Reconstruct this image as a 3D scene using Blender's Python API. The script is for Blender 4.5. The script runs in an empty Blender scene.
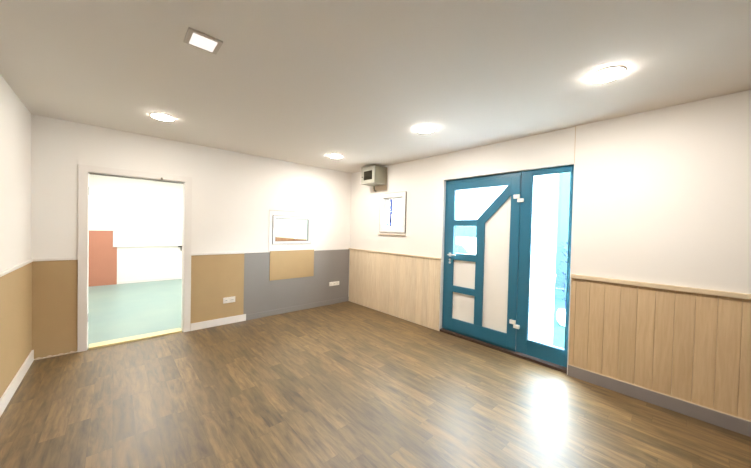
import bpy, bmesh, math, random
from mathutils import Vector, Matrix
random.seed(7)
scene = bpy.context.scene
COL = scene.collection

# ------------------------------------------------------------------ helpers
def lin(r, g, b):
    f = lambda c: (c/12.92 if c <= .04045 else ((c+.055)/1.055)**2.4)
    return (f(r/255), f(g/255), f(b/255), 1)

def new_mat(name):
    m = bpy.data.materials.new(name); m.use_nodes = True
    nt = m.node_tree; b = nt.nodes['Principled BSDF']
    return m, nt, b

def N(nt, kind, **kw):
    n = nt.nodes.new(kind)
    for k, v in kw.items():
        if k in n.inputs: n.inputs[k].default_value = v
        else: setattr(n, k, v)
    return n

def mix(nt, fac, a, b, blend='MIX'):
    n = nt.nodes.new('ShaderNodeMix'); n.data_type = 'RGBA'; n.blend_type = blend
    for sock, val in ((n.inputs[0], fac), (n.inputs[6], a), (n.inputs[7], b)):
        if hasattr(val, 'links') or isinstance(val, bpy.types.NodeSocket): nt.links.new(val, sock)
        else: sock.default_value = val
    return n.outputs[2]

def math_n(nt, op, a, b=None):
    n = nt.nodes.new('ShaderNodeMath'); n.operation = op
    for i, v in enumerate((a, b)):
        if v is None: continue
        if isinstance(v, bpy.types.NodeSocket): nt.links.new(v, n.inputs[i])
        else: n.inputs[i].default_value = v
    return n.outputs[0]

def paint(name, col, rough=.6, var=.03, scale=3.0, bump=.0, spec=.5, metal=0.0):
    """painted / plain surface with faint large-scale mottling and fine grain"""
    m, nt, b = new_mat(name)
    tc = N(nt, 'ShaderNodeTexCoord')
    n1 = N(nt, 'ShaderNodeTexNoise', Scale=scale, Detail=4.0)
    nt.links.new(tc.outputs['Object'], n1.inputs['Vector'])
    dark = tuple(c*(1-var*2.5) for c in col[:3]) + (1,)
    lite = tuple(min(1, c*(1+var)) for c in col[:3]) + (1,)
    nt.links.new(mix(nt, n1.outputs[0], dark, lite), b.inputs['Base Color'])
    b.inputs['Roughness'].default_value = rough
    b.inputs['Specular IOR Level'].default_value = spec
    b.inputs['Metallic'].default_value = metal
    if bump:
        n2 = N(nt, 'ShaderNodeTexNoise', Scale=140.0, Detail=3.0)
        nt.links.new(tc.outputs['Object'], n2.inputs['Vector'])
        bp = N(nt, 'ShaderNodeBump', Strength=bump, Distance=.002)
        nt.links.new(n2.outputs[0], bp.inputs['Height'])
        nt.links.new(bp.outputs[0], b.inputs['Normal'])
    return m

def emit(name, col, strength):
    m = bpy.data.materials.new(name); m.use_nodes = True; nt = m.node_tree
    nt.nodes.remove(nt.nodes['Principled BSDF'])
    e = N(nt, 'ShaderNodeEmission', Color=col, Strength=strength)
    nt.links.new(e.outputs[0], nt.nodes['Material Output'].inputs[0])
    return m

def glass(name, tint=(1, 1, 1, 1), frost=0.0):
    m = bpy.data.materials.new(name); m.use_nodes = True; nt = m.node_tree
    nt.nodes.remove(nt.nodes['Principled BSDF'])
    tr = N(nt, 'ShaderNodeBsdfTransparent', Color=tint)
    gl = N(nt, 'ShaderNodeBsdfGlossy', Roughness=.02)
    fr = N(nt, 'ShaderNodeFresnel', IOR=1.45)
    mx = N(nt, 'ShaderNodeMixShader')
    ge = N(nt, 'ShaderNodeNewGeometry')      # thin pane: only the outer faces mirror
    nt.links.new(math_n(nt, 'MULTIPLY', fr.outputs[0], math_n(nt, 'SUBTRACT', 1.0, ge.outputs['Backfacing'])), mx.inputs[0])
    nt.links.new(gl.outputs[0], mx.inputs[2])
    body = tr.outputs[0]
    if frost:
        tl = N(nt, 'ShaderNodeBsdfTranslucent', Color=(.95, .97, 1, 1))
        m2 = N(nt, 'ShaderNodeMixShader', Fac=frost)
        nt.links.new(tr.outputs[0], m2.inputs[1]); nt.links.new(tl.outputs[0], m2.inputs[2])
        body = m2.outputs[0]
    nt.links.new(body, mx.inputs[1])
    nt.links.new(mx.outputs[0], nt.nodes['Material Output'].inputs[0])
    return m

class MB:
    def __init__(s): s.bm = bmesh.new()
    def box(s, a, b, bev=0.0):
        x0, x1 = sorted((a[0], b[0])); y0, y1 = sorted((a[1], b[1])); z0, z1 = sorted((a[2], b[2]))
        t = bmesh.new()
        v = [t.verts.new(p) for p in ((x0,y0,z0),(x1,y0,z0),(x1,y1,z0),(x0,y1,z0),(x0,y0,z1),(x1,y0,z1),(x1,y1,z1),(x0,y1,z1))]
        for f in ((3,2,1,0),(4,5,6,7),(0,1,5,4),(1,2,6,5),(2,3,7,6),(3,0,4,7)): t.faces.new([v[i] for i in f])
        if bev: bmesh.ops.bevel(t, geom=t.edges[:], offset=bev, segments=2, profile=.7, affect='EDGES')
        s._add(t); return s
    def _add(s, t):
        me = bpy.data.meshes.new('t'); t.to_mesh(me); t.free(); s.bm.from_mesh(me); bpy.data.meshes.remove(me)
    def prism(s, pts, axis, a, b, bev=0.0):
        """polygon pts in the plane across `axis`, extruded from a to b"""
        t = bmesh.new()
        def P(p, d):
            return {'x': (d, p[0], p[1]), 'y': (p[0], d, p[1]), 'z': (p[0], p[1], d)}[axis]
        lo = [t.verts.new(P(p, a)) for p in pts]; hi = [t.verts.new(P(p, b)) for p in pts]
        n = len(pts)
        t.faces.new(lo[::-1]); t.faces.new(hi)
        for i in range(n): t.faces.new((lo[i], lo[(i+1) % n], hi[(i+1) % n], hi[i]))
        bmesh.ops.recalc_face_normals(t, faces=t.faces[:])
        if bev: bmesh.ops.bevel(t, geom=t.edges[:], offset=bev, segments=2, profile=.7, affect='EDGES')
        s._add(t); return s
    def lathe(s, prof, c=(0, 0, 0), n=40, axis='z'):
        t = bmesh.new(); rings = []
        for r, h in prof:
            ring = []
            for i in range(n):
                a = 2*math.pi*i/n
                p = Vector((r*math.cos(a), r*math.sin(a), h))
                if axis == 'x': p = Vector((p.z, p.x, p.y))
                if axis == 'y': p = Vector((p.x, p.z, p.y))
                ring.append(t.verts.new(p + Vector(c)))
            rings.append(ring)
        for k in range(len(rings)-1):
            for i in range(n): t.faces.new((rings[k][i], rings[k][(i+1) % n], rings[k+1][(i+1) % n], rings[k+1][i]))
        t.faces.new(rings[0][::-1]); t.faces.new(rings[-1])
        bmesh.ops.recalc_face_normals(t, faces=t.faces[:])
        s._add(t); return s
    def tube(s, pts, r, n=10):
        t = bmesh.new(); rings = []
        pts = [Vector(p) for p in pts]
        for k, p in enumerate(pts):
            d = (pts[min(k+1, len(pts)-1)] - pts[max(k-1, 0)]).normalized()
            u = d.orthogonal().normalized() if abs(d.z) > .95 else d.cross(Vector((0, 0, 1))).normalized()
            w = d.cross(u)
            rings.append([t.verts.new(p + r*(math.cos(2*math.pi*i/n)*u + math.sin(2*math.pi*i/n)*w)) for i in range(n)])
        for k in range(len(rings)-1):
            for i in range(n): t.faces.new((rings[k][i], rings[k][(i+1) % n], rings[k+1][(i+1) % n], rings[k+1][i]))
        t.faces.new(rings[0][::-1]); t.faces.new(rings[-1])
        bmesh.ops.recalc_face_normals(t, faces=t.faces[:])
        s._add(t); return s
    def build(s, name, mat, parent=None, smooth=False, origin=None):
        off = Vector(origin) if origin else Vector((0, 0, 0))
        base = Vector((0, 0, 0))
        p = parent
        while p is not None: base += p.location; p = p.parent
        me = bpy.data.meshes.new(name)
        bmesh.ops.translate(s.bm, verts=s.bm.verts[:], vec=-(base+off) if not origin else -off)
        s.bm.to_mesh(me); s.bm.free()
        me.materials.append(mat)
        if smooth:
            for f in me.polygons: f.use_smooth = True
            try: me.set_sharp_from_angle(angle=math.radians(35))
            except Exception: pass
        o = bpy.data.objects.new(name, me); COL.objects.link(o)
        if parent: o.parent = parent
        if origin: o.location = off - base
        return o

def tag(o, label=None, cat=None, group=None, kind=None):
    for k, v in (('label', label), ('category', cat), ('group', group), ('kind', kind)):
        if v: o[k] = v
    return o
def thing(name, loc, label, cat, group=None, kind=None):
    o = bpy.data.objects.new(name, None); COL.objects.link(o); o.location = loc; o.empty_display_size = .1
    return tag(o, label, cat, group, kind)
def struct(o, label, cat): return tag(o, label, cat, None, 'structure')
def copy_tree(o, parent=None):
    c = o.copy(); COL.objects.link(c); c.parent = parent
    for ch in list(o.children): copy_tree(ch, c)
    return c

# ------------------------------------------------------------------ materials
def wood_planks(name, a, b, width, axis, grain_axis, rough=.55, knots=0.0):
    """vertical boarding: tone per board + grain stretched along the board"""
    m, nt, bs = new_mat(name)
    tc = N(nt, 'ShaderNodeTexCoord'); sp = N(nt, 'ShaderNodeSeparateXYZ')
    nt.links.new(tc.outputs['Object'], sp.inputs[0])
    idx = math_n(nt, 'FLOOR', math_n(nt, 'DIVIDE', sp.outputs[axis], width))
    wn = N(nt, 'ShaderNodeTexWhiteNoise', noise_dimensions='1D'); nt.links.new(idx, wn.inputs['W'])
    cb = N(nt, 'ShaderNodeCombineXYZ')
    nt.links.new(math_n(nt, 'MULTIPLY', sp.outputs[axis], 22.0), cb.inputs[0])
    nt.links.new(math_n(nt, 'MULTIPLY', sp.outputs[grain_axis], 1.5), cb.inputs[1])
    nt.links.new(math_n(nt, 'MULTIPLY', wn.outputs[0], 50.0), cb.inputs[2])
    g = N(nt, 'ShaderNodeTexNoise', Scale=2.2, Detail=6.0, Roughness=.6, Distortion=.6)
    nt.links.new(cb.outputs[0], g.inputs['Vector'])
    rp = N(nt, 'ShaderNodeMapRange'); rp.inputs[1].default_value = .3; rp.inputs[2].default_value = .7
    nt.links.new(g.outputs[0], rp.inputs[0])
    c = mix(nt, rp.outputs[0], a, b)
    hv = N(nt, 'ShaderNodeHueSaturation'); nt.links.new(c, hv.inputs['Color'])
    nt.links.new(math_n(nt, 'ADD', .95, math_n(nt, 'MULTIPLY', wn.outputs[0], .10)), hv.inputs['Value'])
    nt.links.new(hv.outputs[0], bs.inputs['Base Color'])
    bs.inputs['Roughness'].default_value = rough
    bp = N(nt, 'ShaderNodeBump', Strength=.15, Distance=.001)
    nt.links.new(g.outputs[0], bp.inputs['Height']); nt.links.new(bp.outputs[0], bs.inputs['Normal'])
    return m

def floor_planks(name):
    W, L = .118, .60
    m, nt, bs = new_mat(name)
    tc = N(nt, 'ShaderNodeTexCoord'); sp = N(nt, 'ShaderNodeSeparateXYZ')
    nt.links.new(tc.outputs['Object'], sp.inputs[0])
    xr = math_n(nt, 'DIVIDE', sp.outputs[0], W); row = math_n(nt, 'FLOOR', xr)
    w1 = N(nt, 'ShaderNodeTexWhiteNoise', noise_dimensions='1D'); nt.links.new(row, w1.inputs['W'])
    yr = math_n(nt, 'ADD', math_n(nt, 'DIVIDE', sp.outputs[1], L), math_n(nt, 'MULTIPLY', w1.outputs[0], 7.0))
    cell = math_n(nt, 'FLOOR', yr)
    cv = N(nt, 'ShaderNodeCombineXYZ'); nt.links.new(row, cv.inputs[0]); nt.links.new(cell, cv.inputs[1])
    w2 = N(nt, 'ShaderNodeTexWhiteNoise', noise_dimensions='2D'); nt.links.new(cv.outputs[0], w2.inputs['Vector'])
    # grain
    gv = N(nt, 'ShaderNodeCombineXYZ')
    nt.links.new(math_n(nt, 'MULTIPLY', sp.outputs[0], 11.0), gv.inputs[0])
    nt.links.new(math_n(nt, 'MULTIPLY', sp.outputs[1], 1.5), gv.inputs[1])
    nt.links.new(math_n(nt, 'MULTIPLY', w2.outputs[0], 40.0), gv.inputs[2])
    g = N(nt, 'ShaderNodeTexNoise', Scale=2.6, Detail=7.0, Roughness=.62, Distortion=.35)
    nt.links.new(gv.outputs[0], g.inputs['Vector'])
    rp = N(nt, 'ShaderNodeMapRange'); rp.inputs[1].default_value = .32; rp.inputs[2].default_value = .70
    nt.links.new(g.outputs[0], rp.inputs[0])
    base = mix(nt, rp.outputs[0], lin(76, 57, 29), lin(136, 108, 63))
    hv = N(nt, 'ShaderNodeHueSaturation'); nt.links.new(base, hv.inputs['Color'])
    nt.links.new(math_n(nt, 'ADD', .72, math_n(nt, 'MULTIPLY', w2.outputs[0], .52)), hv.inputs['Value'])
    hv.inputs['Saturation'].default_value = .92
    # joints
    fx = math_n(nt, 'FRACT', xr); fy = math_n(nt, 'FRACT', yr)
    ex = math_n(nt, 'MINIMUM', fx, math_n(nt, 'SUBTRACT', 1.0, fx)); ey = math_n(nt, 'MINIMUM', fy, math_n(nt, 'SUBTRACT', 1.0, fy))
    jx = math_n(nt, 'LESS_THAN', math_n(nt, 'MULTIPLY', ex, W), .0010); jy = math_n(nt, 'LESS_THAN', math_n(nt, 'MULTIPLY', ey, L), .0012)
    j = math_n(nt, 'MAXIMUM', jx, jy)
    c = mix(nt, math_n(nt, 'MULTIPLY', j, .45), hv.outputs[0], lin(60, 44, 28))
    # worn, dusty blotches
    bl = N(nt, 'ShaderNodeTexNoise', Scale=1.3, Detail=5.0); nt.links.new(tc.outputs['Object'], bl.inputs['Vector'])
    br = N(nt, 'ShaderNodeMapRange'); br.inputs[1].default_value = .45; br.inputs[2].default_value = .8; br.inputs[4].default_value = .35
    nt.links.new(bl.outputs[0], br.inputs[0])
    c = mix(nt, br.outputs[0], c, lin(118, 98, 66))
    nt.links.new(c, bs.inputs['Base Color'])
    rr = N(nt, 'ShaderNodeMapRange'); rr.inputs[3].default_value = .36; rr.inputs[4].default_value = .49
    nt.links.new(g.outputs[0], rr.inputs[0]); nt.links.new(rr.outputs[0], bs.inputs['Roughness'])
    bs.inputs['Specular IOR Level'].default_value = .72
    bp = N(nt, 'ShaderNodeBump', Strength=.12, Distance=.0015)
    nt.links.new(g.outputs[0], bp.inputs['Height']); nt.links.new(bp.outputs[0], bs.inputs['Normal'])
    return m

M = dict(
    wall=paint('white_wall_paint', lin(243, 239, 234), .75, .012, 1.5, .12),
    ceil=paint('white_ceiling_paint', lin(232, 226, 219), .85, .012, 1.2, .1),
    trimw=paint('white_gloss_trim', lin(238, 233, 228), .4, .01, 4),
    tan=paint('tan_board', lin(184, 156, 114), .6, .03, 5, .1),
    gray=paint('grey_dado_paint', lin(142, 137, 134), .5, .02, 3, .06),
    basegray=paint('grey_skirting', lin(150, 143, 141), .5, .04, 8),
    teal=paint('teal_blue_pvc', lin(42, 108, 134), .3, .02, 6),
    panel=paint('white_infill_panel', lin(242, 238, 232), .45, .01, 8),
    pvc=paint('white_pvc', lin(244, 243, 242), .3, .01, 4),
    plastic=paint('white_plastic', lin(240, 235, 228), .35, .01, 4),
    slot=paint('dark_slot', lin(50, 46, 44), .5, .02, 4),
    gasket=paint('grey_gasket', lin(84, 86, 100), .5, .02, 4),
    edge_strip=paint('slate_blue_strip', lin(44, 48, 82), .8, .02, 4, spec=0.0),
    lawn=paint('dark_teal_lawn', lin(36, 55, 54), .9, .2, 12, spec=0.0),
    seam=paint('grey_seam_strip', lin(118, 112, 106), .6, .02, 4),  # plain grey for the board seam and the frame seal
    metal=paint('brushed_track_metal', lin(130, 126, 118), .4, .02, 4, metal=.6),
    boxmetal=paint('olive_grey_enamel', lin(150, 146, 128), .45, .02, 6),
    boxfront=paint('pale_grey_enamel', lin(168, 166, 154), .45, .02, 6),
    darkglass=paint('smoked_meter_window', lin(44, 42, 30), .15, .3, 14),
    backboard=paint('beige_backboard', lin(222, 205, 184), .7, .02, 5),
    housing=paint('grey_lamp_housing', lin(205, 195, 184), .5, .02, 5),
    sillwood=paint('dark_brown_threshold', lin(68, 48, 36), .5, .15, 18),
    cream=paint('cream_threshold', lin(232, 214, 160), .5, .05, 8),
    terra=paint('terracotta_board', lin(190, 130, 106), .6, .03, 4),
    greige=paint('low_bounce_wall_paint', lin(128, 116, 102), .8, .02, 2),  # unseen front wall, colour darkened to reduce bounce near the camera
    farwall=paint('far_room_white', lin(248, 246, 240), .7, .01, 2),
    chrome=paint('satin_handle_metal', lin(225, 228, 232), .25, .01, 5, metal=.3),
    pine_l=wood_planks('pine_boards_lit', lin(222, 200, 168), lin(240, 222, 194), .1135, 1, 2),  # much the same wood as the right boards, lightened for stronger light
    pine_r=wood_planks('pine_boards_less_lit', lin(202, 173, 134), lin(217, 191, 154), .1135, 1, 2),  # tone darkened because less light falls right of the door
    pine_o=wood_planks('orange_pine_boards', lin(160, 96, 56), lin(192, 128, 84), .1135, 1, 2),
    rail=paint('pale_wood_rail', lin(222, 202, 172), .5, .04, 9),
    floor=floor_planks('worn_laminate_planks'),
    clear=glass('clear_pane', (.93, 1, 1, 1)),
    frost=glass('frosted_film', (1, 1, 1, 1), .85),
    led=emit('led_diffuser', (1, .935, .85, 1), 185.0),
    led_weak=emit('led_diffuser_weak', (1, .93, .83, 1), 85.0),
    dim=emit('dim_panel_diffuser', (1, .90, .82, 1), .62),
    far_fill=emit('far_room_fill_emitter', (1, .98, .93, 1), 15.0),
    paving=paint('pale_paving', lin(190, 192, 190), .8, .06, 3),
    carpaint=paint('white_car_paint', lin(235, 238, 240), .2, .01, 3),
    carglass=paint('car_window_glass', lin(30, 48, 54), .3, .05, 3, spec=.1),
    tyre=paint('tyre_rubber', lin(40, 40, 42), .8, .05, 10),
    leaf=paint('pale_leaf', lin(44, 58, 84), .9, .12, 9, spec=0.0),
    fence=paint('pale_teal_fence', lin(40, 58, 57), .9, .04, 3, spec=0.0),
)
# far room lino: mint green, soft sheen
m, nt, b = new_mat('mint_lino')
tc = N(nt, 'ShaderNodeTexCoord'); nz = N(nt, 'ShaderNodeTexNoise', Scale=1.1, Detail=3.0)
nt.links.new(tc.outputs['Object'], nz.inputs['Vector'])
nt.links.new(mix(nt, nz.outputs[0], lin(112, 146, 152), lin(156, 176, 160)), b.inputs['Base Color'])
b.inputs['Roughness'].default_value = .38
M['lino'] = m

# ------------------------------------------------------------------ room dimensions (metres)
XL, H, YF, YB = -4.047, 2.502, -5.75, 4.45    # left wall, ceiling height, front wall, far room's end wall
TB, TR = .12, .22                             # wall thicknesses
DX0, DX1, DZ = -3.645, -2.735, 1.988          # doorway clear opening
WX0, WX1, WZ0, WZ1 = -1.557, -.875, 1.145, 1.608    # window in back wall
EY0, EY1, EZ = -3.690, -2.137, 2.137          # entry door opening in right wall
RY0, RY1, RZ0, RZ1 = -1.452, -.858, 1.378, 2.034    # window in right wall

o = MB().box((XL-.1, YF-.1, -.1), (0, 0, 0)).build('floor', M['floor'])
struct(o, 'brown wood plank floor of the front room', 'floor')
o = MB().box((XL-.1, 0, -.1), (0, YB+.1, -.004)).build('floor.001', M['lino'])
struct(o, 'pale mint green floor of the room beyond the doorway', 'floor')
o = MB().box((XL-.1, YF-.1, H), (TR, YB+.1, H+.1)).build('ceiling', M['ceil'])
struct(o, 'plain white ceiling with round recessed lights', 'ceiling')

# back wall with doorway and window openings
w = MB()
w.box((XL, 0, 0), (DX0, TB, H)).box((DX0, 0, DZ), (DX1, TB, H)).box((DX1, 0, 0), (WX0, TB, H))
w.box((WX0, 0, 0), (WX1, TB, WZ0)).box((WX0, 0, WZ1), (WX1, TB, H)).box((WX1, 0, 0), (0, TB, H))
struct(w.build('wall_back', M['wall']), 'white back wall with open doorway and small window', 'wall')
# right wall (runs on as the side wall of the far room)
w = MB()
w.box((0, RY1, 0), (TR, YB, H)).box((0, RY0, 0), (TR, RY1, RZ0)).box((0, RY0, RZ1), (TR, RY1, H))
w.box((0, EY1, 0), (TR, RY0, H)).box((0, EY0, EZ), (TR, EY1, H)).box((0, YF, 0), (TR, EY0, H))
w.box((0, EY0, -.1), (TR, EY1, -.03))
struct(w.build('wall_right', M['wall']), 'white right wall with the blue entry door', 'wall')
struct(MB().box((XL-.1, YF, 0), (XL, YB, H)).build('wall_left', M['wall']), 'white left wall above tan dado', 'wall')
struct(MB().box((XL-.1, YF-.1, 0), (TR, YF, H)).build('wall_front', M['greige']), 'unseen wall behind the viewer, toned grey beige to cut bounced light', 'wall')
struct(MB().box((XL, YB, 0), (TR, YB+.1, H)).build('wall_far', M['farwall']), 'white end wall of the room beyond the doorway', 'wall')
# board skin of the right wall past the door: makes the upright seam over the door corner
struct(MB().box((-.013, YF, .9), (0, EY0, H)).build('trim_1', M['wall']), 'white wall board right of the entry door', 'wall board')

struct(MB().box((-.0136, EY0-.005, EZ), (0, EY0+.001, H)).build('trim_25', M['backboard']), 'thin upright board seam over the right corner of the entry door', 'seam')

# ------------------------------------------------------------------ dado boards, rails, skirtings
struct(MB().box((XL+.008, -.008, 0.012), (-3.716, 0, 1.016)).build('trim_2', M['tan']), 'tan dado board between left corner and doorway', 'dado board')
struct(MB().box((-2.66, -.008, 0), (-1.98, 0, 1.014)).build('trim_3', M['tan']), 'tan dado board right of doorway', 'dado board')
struct(MB().box((-1.98, -.009, 0), (-.018, 0, 1.018)).build('trim_4', M['gray']), 'grey painted dado board on back wall', 'dado board')
struct(MB().box((XL, YF, 0), (XL+.008, 0, 1.016)).build('trim_5', M['tan']), 'tan dado board along left wall', 'dado board')
struct(MB().box((XL+.018, -.018, 1.016), (-3.716, 0, 1.044), .004).build('trim_6', M['trimw']), 'white dado rail left of doorway', 'rail')
struct(MB().box((-2.66, -.018, 1.014), (-1.98, 0, 1.044), .004).build('trim_7', M['trimw']), 'white dado rail right of doorway', 'rail')
struct(MB().box((XL, YF, 1.016), (XL+.018, 0, 1.044), .004).build('trim_8', M['trimw']), 'white dado rail along left wall', 'rail')
struct(MB().box((-2.658, -.024, 0), (-1.946, -.009, .098), .004).build('baseboard_back', M['trimw']), 'white skirting board below the tan board right of doorway', 'skirting')
struct(MB().box((-1.944, -.020, 0), (-.018, -.009, .085), .004).build('baseboard_back.001', M['gray']), 'grey skirting along grey dado', 'skirting')
struct(MB().box((XL+.008, YF, 0), (XL+.022, -.008, .110), .004).build('baseboard_left', M['trimw']), 'white skirting board along left wall', 'skirting')
# torn lining edge at the foot of the tan board by the left corner
w = MB(); pts = [(XL+.03, .0)]
n = 14
for i in range(n+1):
    x = XL+.03 + (-3.716-XL-.03)*i/n
    pts.append((x, .012 + .010*math.sin(i*1.7) + random.uniform(0, .008)))
pts.append((-3.716, 0))
w.prism(pts, 'y', -.012, -.009)
struct(w.build('trim_9', M['backboard']), 'ragged torn edge at foot of tan board by left corner', 'torn edge')

def boarding(y_from, y_to, z0, z1, mat, name, label, x=-.016):
    w = MB(); step = .1135
    k0 = math.floor(min(y_from, y_to)/step); k1 = math.ceil(max(y_from, y_to)/step)
    lo, hi = min(y_from, y_to), max(y_from, y_to)
    for k in range(k0, k1):
        a = max(lo, k*step+.0005); b = min(hi, (k+1)*step-.0005)
        if b-a < .004: continue
        # tongue-and-groove board with chamfered long edges
        c = .0022
        w.prism([(x+c, a), (x, a+c), (x, b-c), (x+c, b), (0, b), (0, a)], 'z', z0, z1)
    return struct(w.build(name, mat), label, 'wainscot')
boarding(-.018, -2.128, .004, 1.018, M['pine_l'], 'trim_10', 'vertical wood boarding between corner and entry door, toned lighter for stronger light')
struct(MB().box((-.030, -2.132, 1.018), (0, 0, 1.040), .004).build('trim_11', M['rail']), 'pale wood rail on boarding left of entry door', 'rail')
boarding(EY0-.014, YF, .0, .985, M['pine_r'], 'trim_12', 'vertical wood boarding right of entry door, toned darker for weaker light', -.022)
struct(MB().box((-.040, YF, .985), (0, EY0-.012, 1.022), .005).build('trim_13', M['rail']), 'pale wood rail on boarding right of entry door', 'rail')
struct(MB().box((-.026, EY0-.014, 0), (.0, EY0-.006, .985), .002).build('trim_14', M['pvc']), 'thin white end strip of boarding beside entry door', 'end strip')
w = MB().box((-.036, YF, 0), (-.022, EY0-.014, .106), .003)
struct(w.build('baseboard_right', M['basegray']), 'grey skirting below boarding right of entry door', 'skirting')
struct(MB().box((-.030, YF, .106), (-.022, EY0-.014, .113), .002).build('trim_15', M['rail']), 'pale sealant line on top of grey skirting', 'sealant')

# ------------------------------------------------------------------ doorway (open, no leaf)
d = thing('door_2', (-3.19, 0, 0), 'white cased open doorway to the bright room behind', 'doorway', kind='structure')
C0, C1, CZ = -3.714, -2.660, 2.056
w = MB(); t = -.020
w.prism([(C0, 0), (DX0+.004, 0), (DX0+.004, DZ-.006), (DX1-.004, DZ-.006), (DX1-.004, 0), (C1, 0), (C1, CZ), (C0, CZ)], 'y', t, 0, .003)
w.build('casing', M['trimw'], d)
w = MB()
w.box((DX0, 0, 0), (DX0+.006, TB+.02, DZ)).box((DX1-.006, 0, 0), (DX1, TB+.02, DZ)).box((DX0, 0, DZ-.014), (DX1, TB+.02, DZ))
w.build('door_lining', M['pvc'], d)
w = MB().box((DX0+.016, -.014, DZ-.024), (DX1-.016, .03, DZ-.0145), .002)
tr = w.build('door_track', M['metal'], d)
w = MB().lathe([(.010, 0), (.012, .010), (.009, .022), (.004, .026)], (-2.985, -.026, DZ-.006), 16)
w.build('track_stop', M['metal'], d, True)
MB().box((DX0+.016, -.006, -.003), (DX1-.016, TB+.02, .022), .006).build('threshold', M['cream'], d)
for z in (.35, 1.78):
    MB().box((DX0+.006, .03, z-.045), (DX0+.010, .075, z+.045), .001).build('hinge', M['chrome'], d)

# ------------------------------------------------------------------ window in the back wall
v = thing('window_2', (-1.216, 0, WZ0), 'small white framed window in back wall over tan patch', 'window', kind='structure')
w = MB()
def ring(w, axis, a0, a1, z0, z1, t, d0, d1, bev=.003):
    """rectangular frame of bar width t; axis = 'y' lies in the x-z plane, axis = 'x' lies in the y-z plane"""
    def bx(p0, q0, p1, q1):
        if axis == 'y': w.box((p0, d0, q0), (p1, d1, q1), bev)
        else: w.box((d0, p0, q0), (d1, p1, q1), bev)
    bx(a0, z0, a0+t, z1); bx(a1-t, z0, a1, z1); bx(a0+t, z0, a1-t, z0+t); bx(a0+t, z1-t, a1-t, z1)
ring(w, 'y', WX0+.003, WX1-.003, WZ0+.003, WZ1-.003, .040, -.022, .05)
w.build('window_frame', M['pvc'], v)
w = MB(); ring(w, 'y', WX0+.044, WX1-.044, WZ0+.044, WZ1-.044, .008, -.004, .006, .001); w.build('gasket', M['gasket'], v)
w = MB(); ring(w, 'y', WX0+.0005, WX1-.0005, WZ0+.0005, WZ1-.0005, .0050, -.0230, .06, 0); w.build('frame_seal', M['gasket'], v)
MB().box((WX0+.043, .018, WZ0+.043), (WX1-.043, .024, WZ1-.043)).build('pane', M['clear'], v)
# white infill board around that window
w = MB(); P0, P1, Q0, Q1 = -1.612, -.806, 1.036, 1.684
w.box((P0, -.010, Q0), (WX0, 0, Q1)).box((WX1, -.010, Q0), (P1, 0, Q1)).box((WX0, -.010, Q0), (WX1, 0, WZ0)).box((WX0, -.010, WZ1), (WX1, 0, Q1))
struct(w.build('trim_16', M['wall']), 'white board surrounding the back wall window', 'wall board')
struct(MB().box((P0, -.013, Q1), (P1, 0, Q1+.004)).build('trim_17', M['seam']), 'thin grey seam over back wall window', 'seam')
tag(MB().box((-1.592, -.016, .566), (-.802, -.0085, 1.036), .0015).build('patch_board', M['tan']),
    'tan rectangular patch board on grey dado under the window', 'board')

# ------------------------------------------------------------------ window in the right wall
v = thing('window_1', (0, -1.155, RZ0), 'small square white window between metal cabinet and entry door', 'window', kind='structure')
w = MB(); ring(w, 'x', RY0+.003, RY1-.003, RZ0+.003, RZ1-.003, .070, -.018, .07); w.build('window_frame', M['pvc'], v)
w = MB(); ring(w, 'x', RY0+.0745, RY1-.0745, RZ0+.0745, RZ1-.0745, .028, .022, .066, .003); w.build('sash', M['pvc'], v)
w = MB(); ring(w, 'x', RY0+.1035, RY1-.1035, RZ0+.1035, RZ1-.1035, .009, .016, .024, .001); w.build('gasket', M['gasket'], v)
w = MB(); ring(w, 'x', RY0+.0005, RY1-.0005, RZ0+.0005, RZ1-.0005, .0045, -.0190, .08, 0); w.build('frame_seal', M['seam'], v)
MB().box((.040, RY0+.1, RZ0+.1), (.046, RY1-.1, RZ1-.1)).build('pane', M['clear'], v)
# added slate blue strips at the reveal edge, seen through the pane
MB().box((.115, RY1-.155, RZ0+.08), (.14, RY1-.105, RZ1-.08), .004).build('reveal_edge_strip', M['edge_strip'], v)
MB().box((.115, RY1-.066, RZ0+.08), (.14, RY1-.040, RZ1-.08), .004).build('reveal_edge_strip', M['edge_strip'], v)
MB().box((-.026, RY0-.006, RZ0-.046), (0, RY1+.04, RZ0-.030), .005).build('sill', M['backboard'], v)

# ------------------------------------------------------------------ entry door with sidelight
FX, FB = .055, .125            # frame front and back
d = thing('door_1', (FX, -2.91, 0), 'teal blue entry door with angled panes and tall glass sidelight', 'door', kind='structure')
ZB, ZT = .040, 2.135
y_l, y_r = -2.140, -3.688      # frame outer edges
lf0, lf1 = -2.180, -3.160      # leaf outer edges
w = MB()
w.box((FX, y_l, ZB), (FB, lf0+.003, ZT), .004)                              # latch post
w.box((FX, lf0, 2.085), (FB, lf1, ZT), .004)                                # head over leaf
w.box((FX, lf1-.003, ZB), (FB, -3.278, ZT), .004)                           # mullion
w.box((FX, -3.278, 2.075), (FB, -3.652, ZT), .004)                          # head over sidelight
w.box((FX, -3.278, ZB), (FB, -3.652, .205), .004)                           # sidelight bottom rail
w.box((FX, -3.652, ZB), (FB, y_r, ZT), .004)                                # right post
w.box((FX, lf0, ZB-.01), (FB, lf1, .056), .003)
w.build('door_frame', M['teal'], d)
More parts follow.
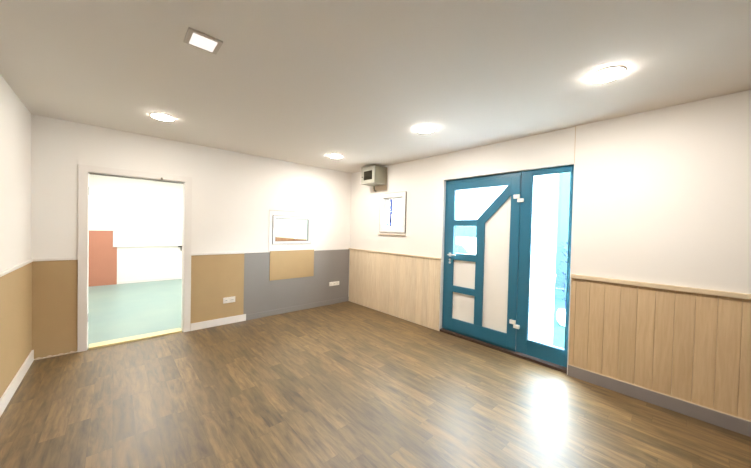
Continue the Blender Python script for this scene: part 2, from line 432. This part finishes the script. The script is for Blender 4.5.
# leaf: one slab with five openings
LX, LB = .043, .110
yL, yM0, yM1, yR = -2.298, -2.630, -2.738, -3.055
z = dict(b=.216, p4=.586, p3b=.672, p3=1.030, p2b=1.122, p2=1.496, tb=1.580, t=1.988)
w = MB()
L0, L1, B0, B1 = lf0-.003, lf1+.003, .060, 2.082
w.box((LX, L0, B0), (LB, yL, B1), .004)
w.box((LX, yR, B0), (LB, L1, B1), .004)
w.box((LX, yL, z['t']), (LB, yR, B1), .003)
w.box((LX, yL, B0), (LB, yR, z['b']), .003)
w.prism([(yM0, z['b']), (yM1, z['b']), (yM1, 1.535), (yM1-.003, 1.538), (yM0, z['tb'])], 'x', LX, LB, .003)
for a, b2 in (('p4', 'p3b'), ('p3', 'p2b'), ('p2', 'tb')):
    w.box((LX, yL, z[a]), (LB, yM0, z[b2]), .003)
# diagonal rail
w.prism([(yM0, z['tb']), (yM1, 1.535), (yR, 1.868), (yR, z['t']), (-3.022, z['t'])], 'x', LX, LB, .003)
leaf = w.build('door_leaf', M['teal'], d)
# dark gaskets round the openings come from the reveal; infill panels and panes
PX0, PX1 = .066, .084
e = .006
MB().box((PX0, yL+e, z['b']-e), (PX1, yM0-e, z['p4']+e)).build('infill_panel', M['panel'], leaf)
MB().box((PX0, yL+e, z['p3b']-e), (PX1, yM0-e, z['p3']+e)).build('infill_panel', M['panel'], leaf)
MB().prism([(yM1+e, z['b']-e), (yR-e, z['b']-e), (yR-e, 1.874), (yM1+e, 1.537)], 'x', PX0, PX1).build('infill_panel', M['panel'], leaf)
o = MB().box((.074, yL+e, z['p2b']-e), (.080, yM0-e, z['p2']+e)).build('pane', M['clear'], leaf); o['label'] = 'clear glass pane'
o = MB().prism([(yL+e, z['tb']-e), (yM0-e, z['tb']-e), (-3.03, z['t']+e), (yL+e, z['t']+e)], 'x', .074, .080).build('pane', M['frost'], leaf); o['label'] = 'frosted white pane above the diagonal rail'
# door handle and lock rosettes
w = MB().box((LX-.009, -2.268, 1.070), (LX, -2.232, 1.125), .004)
w.lathe([(.010, LX-.045), (.010, LX-.009)], (0, -2.250, 1.098), 16, 'x')
w.box((LX-.054, -2.362, 1.088), (LX-.038, -2.240, 1.108), .005)
w.build('handle', M['chrome'], leaf, True)
for zz in (1.026, .985):
    w = MB().lathe([(.014, LX-.009), (.016, LX-.006), (.016, LX)], (0, -2.250, zz), 20, 'x')
    w.build('lock_rosette', M['chrome'], leaf, True)
for zt in (1.866, .402):
    h = MB().box((LX-.022, -3.092, zt-.046), (LX, -3.158, zt), .004).build('hinge', M['plastic'], leaf)
    MB().box((FX-.030, -3.135, zt-.088), (FX, -3.198, zt-.048), .004).build('hinge_pin_block', M['plastic'], h)
# sidelight
sl = MB().box((.080, -3.276, .199), (.086, -3.654, 2.081)).build('sidelight_pane', M['clear'], d)
o = MB().box((.0785, -3.276, .205), (.0797, -3.530, 2.075)).build('frosted_film', M['frost'], sl); o['label'] = 'white frosted film on left part of the glass'
w = MB(); ring(w, 'x', -3.651, -3.279, .206, 2.074, .007, FX+.006, .078, .001); w.build('glazing_bead', M['teal'], d)
struct(MB().box((.0, EY0, -.03), (TR, EY1, .030), .004).build('trim_18', M['sillwood']), 'dark brown threshold under the entry door', 'threshold')
struct(MB().box((.004, EY1-.0025, .032), (FX-.002, EY1, EZ), .0005).build('trim_19', M['pvc']), 'white reveal strip left of the entry door', 'reveal')

# ------------------------------------------------------------------ metal meter cabinet under the ceiling
cy0, cy1, cz0, cz1, cd = -.998, -.655, 2.185, 2.462, -.285
cab = thing('meter_cabinet', (0, -.826, cz0), 'grey metal meter cabinet high on right wall near the corner', 'cabinet')
MB().box((cd+.012, cy0, cz0), (-.008, cy1, cz1), .005).build('body', M['boxmetal'], cab)
MB().box((cd+.002, cy0-.006, cz1), (-.008, cy1+.006, cz1+.014), .003).build('lid', M['boxmetal'], cab)
w = MB(); ring(w, 'x', cy0+.004, cy1-.004, cz0+.004, cz1-.004, .06, cd, cd+.0118, .003)
dr = w.build('cabinet_door', M['boxfront'], cab)
MB().box((cd+.005, cy0+.062, cz0+.062), (cd+.010, cy1-.062, cz1-.062)).build('viewing_window', M['darkglass'], dr)
MB().lathe([(.009, cd-.010), (.011, cd-.003), (.011, cd)], (0, cy1-.030, cz0+.12), 16, 'x').build('lock_knob', M['slot'], dr, True)
MB().box((-.008, cy0-.004, cz0-.090), (0, cy1+.01, cz1+.008), .002).build('backboard', M['backboard'], cab)
MB().tube([(-.055, cy0+.26, cz0), (-.055, cy0+.26, cz0-.05), (-.040, cy0+.26, cz0-.085), (-.012, cy0+.26, cz0-.092)], .014).build('conduit', M['boxmetal'], cab, True)

# ------------------------------------------------------------------ sockets
def socket(x0, x1, z0, z1, n, y, label):
    t = thing('wall_socket', ((x0+x1)/2, y, z0), label, 'socket', None)
    pl = MB().box((x0, y-.012, z0), (x1, y, z1), .004).build('cover_plate', M['plastic'], t)
    step = (x1-x0)/n
    for i in range(n):
        cx, cz = x0+step*(i+.5), (z0+z1)/2
        f = MB().lathe([(.021, y-.0145), (.024, y-.0142), (.026, y-.0118)], (cx, 0, cz), 28, 'y').build('socket_face', M['plastic'], t, True)
        w = MB()
        for s in (-1, 1): w.lathe([(.0036, y-.0156), (.0036, y-.0148)], (cx+s*.0095, 0, cz), 12, 'y')
        w.box((cx-.013, y-.0152, cz-.0015), (cx+.013, y-.0148, cz+.0015))
        w.build('pin_holes', M['slot'], f)
socket(-2.262, -2.100, .306, .388, 2, -.008, 'white double socket on tan board right of doorway')
socket(-.470, -.247, .346, .420, 3, -.009, 'white triple socket on grey dado near the corner')

# ------------------------------------------------------------------ ceiling lights
def downlight():
    t = thing('ceiling_light', (0, 0, H), '', 'ceiling light', 'round ceiling downlights')
    MB().lathe([(.096, H), (.095, H-.004), (.093, H-.008), (.090, H-.008), (.090, H)], (0, 0, 0), 48).build('trim_ring', M['plastic'], t, True)
    MB().lathe([(.0895, H-.0082), (.088, H-.0118), (.075, H-.0145), (.03, H-.0160)], (0, 0, 0), 48).build('diffuser', M['led'], t, True)
    return t
proto = downlight()
spots = [((-3.070, -.915), 'round ceiling light above the open doorway'),
         ((-.982, -.903), 'small round ceiling light near the back corner, beside the metal cabinet'),
         ((-.982, -2.570), 'round ceiling light in front of the blue entry door'),
         ((-.984, -4.092), 'largest round ceiling light, nearest the viewer over the right boarding')]
for i, ((x, y), lab) in enumerate(spots):
    o = proto if i == 0 else copy_tree(proto)
    o.location = (x, y, H); o['label'] = lab
    if i == 0:      # the lamp by the doorway burns weaker than the other three
        weak = [c for c in o.children if c.name.startswith('diffuser')][0]
weak.data = weak.data.copy(); weak.data.materials[0] = M['led_weak']
t = thing('emergency_light', (-3.042, -2.556, H), 'square dim surface light alone on left ceiling', 'ceiling light')
w = MB(); ax, ay = .086, .080
w.box((-3.042-ax, -2.556-ay, H-.011), (-3.042+ax, -2.556+ay, H), .004); w.build('housing', M['housing'], t)
MB().box((-3.042-.061, -2.556-.062, H-.014), (-3.042+.061, -2.556+.062, H-.0112), .002).build('diffuser', M['dim'], t)

# ------------------------------------------------------------------ the room beyond
struct(MB().box((XL, YB-.012, 0), (-3.378, YB, 1.245), .002).build('trim_20', M['terra']), 'terracotta dado board in the room beyond', 'dado board')
struct(MB().box((-3.448, YB-.034, .868), (-2.14, YB-.0125, 1.247), .003).build('trim_21', M['farwall']), 'white board overlapping the terracotta in the room beyond', 'wall board')
struct(MB().box((-3.448, YB-.060, 1.247), (-3.13, YB, 1.262), .003).build('trim_22', M['trimw']), 'short white ledge on the board in the room beyond', 'ledge')
struct(MB().box((-3.376, YB-.016, 0), (TR*0, YB, .05), .003).build('baseboard_far', M['trimw']), 'low white skirting in the room beyond', 'skirting')
w = MB().box((-2.20, YB-.05, .838), (-2.12, YB-.001, .864), .002).box((-2.145, YB-.04, .74), (-2.128, YB-.001, .838), .002)
tag(w.build('wall_bracket', M['slot']), 'small dark bracket at the board end in the room beyond', 'bracket')
boarding(.14, YB-.02, 0, 1.125, M['pine_o'], 'trim_23', 'pale wood boarding in the room behind the small window')
struct(MB().box((-.030, .14, 1.125), (0, YB-.02, 1.145), .003).build('trim_24', M['rail']), 'wood rail in the room behind the small window', 'rail')
for x in (-3.0, -1.1):  # added emitters out of view, there only to light the far room
    for y in (1.3, 3.2):
        MBx = MB().box((x-.3, y-.3, H-.03), (x+.3, y+.3, H-.001), .003)
        o = tag(MBx.build('added_fill_panel', M['far_fill']), 'added square light panel, out of view, that brightens the room beyond the doorway', 'ceiling light', 'added fill panels in the room beyond')

# ------------------------------------------------------------------ outside
GZ = -.15
struct(MB().box((TR, -14, GZ-.1), (22, 12, GZ)).build('ground', M['paving']), 'pale paving outside the entry door', 'paving')
struct(MB().prism([(1.0, -6), (5.98, -6), (5.98, 2.1), (3.4, 2.1), (3.4, -2.36), (1.0, -2.36)], 'z', GZ-.01, GZ+.0005).build('ground.001', M['lawn']), 'dark teal green lawn strip outside the sidelight', 'lawn')
# parked car, nose towards -y
CX0, CX1 = 3.0, 4.7
car = thing('car', (3.85, .3, GZ), 'white car parked outside, seen through the clear door pane', 'car')
body = [(-2.25, .22), (-2.28, .55), (-2.15, .72), (-1.28, .86), (-.72, 1.30), (-.45, 1.38), (.9, 1.40), (1.55, 1.28), (1.95, .92), (2.1, .85), (2.12, .25)]
pr = [(y, zz+GZ) for y, zz in body]
MB().prism(pr, 'x', CX0, CX1, .05).build('car_body', M['carpaint'], car, True)
win = [(-1.05, .88), (-.66, 1.23), (.05, 1.29), (.05, .88)]
MB().prism([(y, zz+GZ) for y, zz in win], 'x', CX0-.006, CX0+.02).build('side_window', M['carglass'], car)
win = [(.13, .88), (.13, 1.29), (.9, 1.29), (1.42, 1.18), (1.62, .90)]
MB().prism([(y, zz+GZ) for y, zz in win], 'x', CX0-.006, CX0+.02).build('side_window', M['carglass'], car)
for y in (-1.4, 1.3):
    for x in (CX0-.02, CX1-.18):
        wh = MB().lathe([(.20, x), (.30, x), (.32, x+.03), (.32, x+.17), (.30, x+.2)], (0, y, GZ+.32), 32, 'x').build('wheel', M['tyre'], car, True)
        hx = x-.006 if x < 3.5 else x+.2
        MB().lathe([(.05, hx), (.19, hx), (.20, hx+.006)], (0, y, GZ+.32), 24, 'x').build('hubcap', M['chrome'], wh, True)
# fence and shrub further off
f = thing('garden_fence', (6, 0, GZ), 'tall teal board fence across the yard outside the entry door', 'fence')
w = MB()
for k in range(44): w.box((6, -8.7+k*.25, GZ), (6.025, -8.7+k*.25+.244, GZ+3.3))
w.build('boards', M['fence'], f)
w = MB().box((6.03, -8.7, GZ+.4), (6.08, 2.2, GZ+.5)).box((6.03, -8.7, GZ+2.8), (6.08, 2.2, GZ+2.9)); w.build('rails', M['fence'], f)
for k in range(5): MB().box((6.08, -8.6+k*2.6, GZ), (6.18, -8.5+k*2.6, GZ+3.3)).build('post', M['fence'], f)
# white pot with a leafy plant just outside the sidelight
px, py = 2.3, -3.09
pot = thing('potted_plant', (px, py, GZ), 'round white pot with leafy plant outside the sidelight', 'plant')
MB().lathe([(.07, GZ+.0005), (.115, GZ+.07), (.130, GZ+.14), (.120, GZ+.21), (.10, GZ+.26), (.088, GZ+.26), (.085, GZ+.23)], (px, py, 0), 32).build('pot', M['carpaint'], pot, True)
w = MB()
for k in range(5):
    a = k*1.256; w.tube([(px, py, GZ+.23), (px+.04*math.cos(a), py+.04*math.sin(a), GZ+.7), (px+.09*math.cos(a), py+.09*math.sin(a), GZ+1.3)], .006, 6)
w.build('stem', M['leaf'], pot, True)
t = bmesh.new()
for k in range(190):
    a = random.uniform(0, 6.283); rr = random.uniform(.01, .13); zz = GZ+random.uniform(.4, 1.4)
    c = Vector((px+rr*math.cos(a), py+rr*math.sin(a), zz))
    dr_ = Vector((math.cos(a), math.sin(a), random.uniform(-.3, .9))).normalized(); sd = dr_.cross(Vector((0, 0, 1))).normalized()
    up = sd.cross(dr_); l = random.uniform(.06, .1)
    vs = [t.verts.new(c+p) for p in (Vector((0, 0, 0)), dr_*l*.5+sd*l*.2+up*.006, dr_*l, dr_*l*.5-sd*l*.2+up*.006)]
    t.faces.new(vs)
w = MB(); w._add(t); w.build('foliage', M['leaf'], pot)

# ------------------------------------------------------------------ daylight
wd = bpy.data.worlds.new('overcast_sky'); scene.world = wd; wd.use_nodes = True
bg = wd.node_tree.nodes['Background']
bg.inputs[0].default_value = (.93, .95, 1.0, 1); bg.inputs[1].default_value = 36.0

# ------------------------------------------------------------------ camera
cam = bpy.data.cameras.new('camera'); co = bpy.data.objects.new('camera', cam); COL.objects.link(co)
FPX, yaw, pit, rol = 286.9744, -.7376, -.0180, .0236
cam.sensor_fit = 'HORIZONTAL'; cam.sensor_width = 36; cam.lens = FPX/751*36; cam.clip_start = .05
fw = Vector((-math.sin(yaw)*math.cos(pit), math.cos(yaw)*math.cos(pit), math.sin(pit)))
r = fw.cross(Vector((0, 0, 1))).normalized(); u = r.cross(fw)
r2 = r*math.cos(rol)+u*math.sin(rol); u2 = -r*math.sin(rol)+u*math.cos(rol)
mm = Matrix((r2, u2, -fw)).transposed().to_4x4(); mm.translation = Vector((-3.418, -4.5016, 1.43))
co.matrix_world = mm
scene.camera = co
vs = scene.view_settings
vs.view_transform = 'Standard'; vs.look = 'None'; vs.gamma = 1; vs.use_curve_mapping = False; vs.exposure = 0.95
